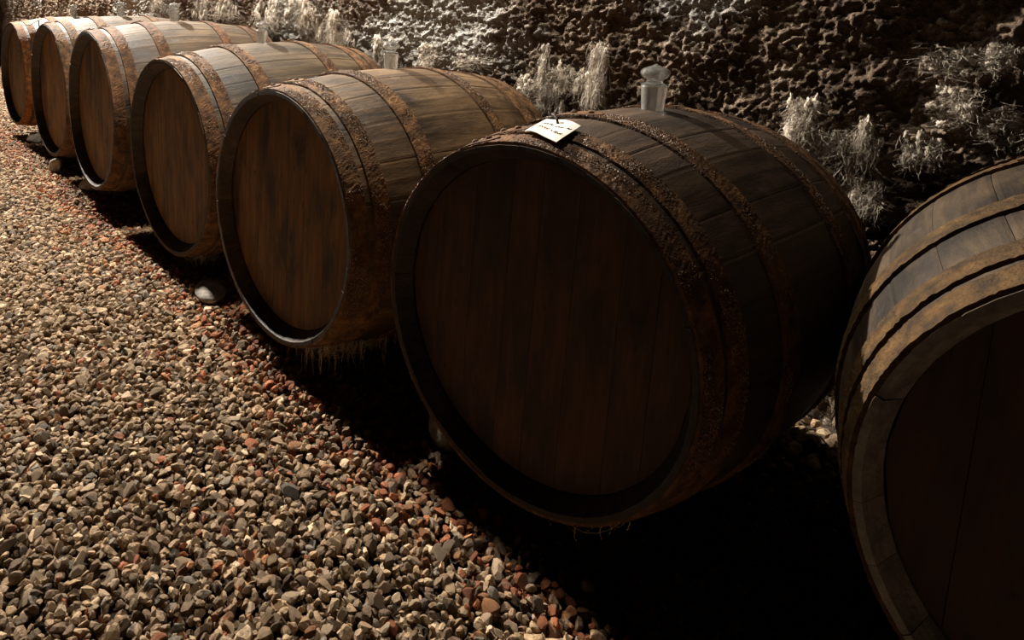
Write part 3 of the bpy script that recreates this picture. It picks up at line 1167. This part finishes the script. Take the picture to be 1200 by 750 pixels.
def framed(x, y, margin):
    P = np.stack([x, y, np.full_like(x, GZ)], 1)
    u, v, d = project(P)
    return (d > 0.15) & (u > -margin) & (u < 1200 + margin) & (v > -margin) & (v < 750 + margin), u, v, d


pts = []
for layer, (sp, zoff) in enumerate(((0.0150, 0.002), (0.0165, -0.009))):
    x, y = gravel_points(sp, -1.6, 5.0, -1.35, 0.42)
    inside, u, v, d = framed(x, y, 90)
    k = inside & (d < 8)
    x, y, d, u, v = x[k], y[k], d[k], u[k], v[k]
    rad = RNG.lognormal(math.log(0.0092), 0.28, len(x))
    rad = np.clip(rad, 0.0055, 0.0195)
    z = GZ + ground_h(x, y) + zoff + RNG.uniform(-0.004, 0.005, len(x))
    pts.append(np.stack([x, y, z, rad, d, u, v, np.full(len(x), layer)], 1))
x, y = gravel_points(0.024, -3.5, 5.8, -1.9, 0.79)
inside, u, v, d = framed(x, y, 90)
k = ~(inside & (d < 8) & (x > -1.6) & (x < 5.0) & (y > -1.35) & (y < 0.42))
x, y, u, v = x[k], y[k], u[k], v[k]
pts.append(np.stack([x, y, GZ + ground_h(x, y) - 0.004 + RNG.uniform(-.004, .004, len(x)), RNG.uniform(0.011, 0.019, len(x)), np.full(len(x), 9.0), u, v, np.full(len(x), 2)], 1))
G = np.concatenate(pts)
# tint classes: rust-red stones gather in the strip along the barrels
nz = fbm(np.stack([G[:, 0] * 5, G[:, 1] * 5, np.zeros(len(G))], 1), 3, 15)
redp = np.clip(np.exp(-((G[:, 1] + 0.05) / 0.12) ** 2) * 0.55 + nz * 0.20, 0, 0.65)
cls = RNG.choice(6, len(G), p=PW[:6] / PW[:6].sum())
isred = RNG.uniform(0, 1, len(G)) < redp + 0.022
cls = np.where(isred, RNG.choice([6, 7, 4, 6], len(G)), cls)
tint = PALETTE[cls] * np.array([1.02, 0.96, 0.89]) * RNG.uniform(0.62, 1.28, (len(G), 1)) * RNG.uniform(0.975, 1.025, (len(G), 3))

# the 300 stones that show largest stand as single things
size_px = G[:, 3] / G[:, 4]
vis = (G[:, 7] == 0) & (G[:, 5] > 4) & (G[:, 5] < 1196) & (G[:, 6] > 4) & (G[:, 6] < 742) & (G[:, 1] < -0.03)
order = np.argsort(-np.where(vis, size_px, 0))
single = order[:300]
mask = np.ones(len(G), bool)
mask[single] = False

LIB_HI = [rock(900 + k, (1.05, RNG.uniform(.62, .98), RNG.uniform(.45, .75)), IV1, 13, 0.10, 0.40) for k in range(24)]
LIB_LO = [rock(950 + k, (1, RNG.uniform(.7, 1.0), RNG.uniform(.55, .85)), IV0 * RNG.uniform(0.82, 1.15, (12, 1)), 4, 0.0, 0.45) for k in range(24)]


def rots(n):
    a = RNG.uniform(0, 2 * math.pi, n)
    tx = RNG.normal(0, 0.7, n)
    ty = RNG.normal(0, 0.7, n)
    ca, sa, cx, sx, cy, sy = np.cos(a), np.sin(a), np.cos(tx), np.sin(tx), np.cos(ty), np.sin(ty)
    z, o = np.zeros(n), np.ones(n)
    Rz = np.stack([ca, -sa, z, sa, ca, z, z, z, o], 1).reshape(n, 3, 3)
    Rx = np.stack([o, z, z, z, cx, -sx, z, sx, cx], 1).reshape(n, 3, 3)
    Ry = np.stack([cy, z, sy, z, o, z, -sy, z, cy], 1).reshape(n, 3, 3)
    return Rx @ Ry @ Rz


def pile(name, sel, lib, faces):
    g, tc = G[sel], tint[sel]
    which = RNG.integers(0, len(lib), len(g))
    Vs, Fs, Cs, off = [], [], [], 0
    for k, base in enumerate(lib):
        m = np.where(which == k)[0]
        if not len(m):
            continue
        Rm = rots(len(m))
        v = np.einsum('nij,kj->nki', Rm, base) * (g[m, 3] * 1.12)[:, None, None] + g[m, None, :3]
        nv = len(base)
        Vs.append(v.reshape(-1, 3))
        Fs.append((faces[None] + (off + np.arange(len(m)) * nv)[:, None, None]).reshape(-1, 3))
        Cs.append(np.repeat(tc[m], nv, axis=0))
        off += nv * len(m)
    V_ = np.concatenate(Vs)
    V_[:, 2] -= GZ
    me = mesh_np(name, V_ * S, np.concatenate(Fs))
    ca = me.attributes.new('tint', 'FLOAT_COLOR', 'POINT')
    C4 = np.concatenate([np.concatenate(Cs), np.ones((len(V_), 1))], 1).astype(np.float32)
    ca.data.foreach_set('color', C4.ravel())
    me.materials.append(M_GPILE)
    return me


near = mask & (G[:, 4] < 2.0) & (G[:, 7] == 0)
far = mask & ~near
mh = pile('gravel', near, LIB_HI, IF1)
o = tag(obj('gravel', mh), 'coarse tan and grey crushed gravel covering the near aisle floor', 'gravel', None, 'stuff')
ml = pile('gravel', far, LIB_LO, IF0)
o = tag(obj('gravel', ml), 'finer-looking distant gravel running back along the row and under the barrels', 'gravel', None, 'stuff')

lib_me = []
for b in LIB_HI:
    me = mesh_np('gravel_stone', b * S, IF1)
    me.materials.append(M_GONE)
    lib_me.append(me)
Rm = rots(300)
for k, j in enumerate(single):
    o = bpy.data.objects.new('gravel_stone', lib_me[k % 24])
    COL.objects.link(o)
    M4 = Matrix(Rm[k].tolist()).to_4x4() @ Matrix.Scale(float(G[j, 3]) * 1.12, 4)
    M4.translation = W3(*G[j, :3])
    o.matrix_world = M4
    o.color = (*tint[j].tolist(), 1)
    nm = PNAMES[cls[j]]
    px, py = G[j, 5], G[j, 6]
    big = 'large' if G[j, 3] > 0.0135 else ('medium' if G[j, 3] > 0.0108 else 'small')
    row = 'along the bottom edge' if py > 690 else 'just above the bottom edge'
    side = 'at the lower left corner' if px < 160 else ('left of centre' if px < 330 else ('below the middle barrels' if px < 500 else 'beside the dark shadow'))
    tag(o, f'{big} {nm} angular gravel stone {row}, {side}', 'stone', f'{big} {nm} stones {row}, {side}')
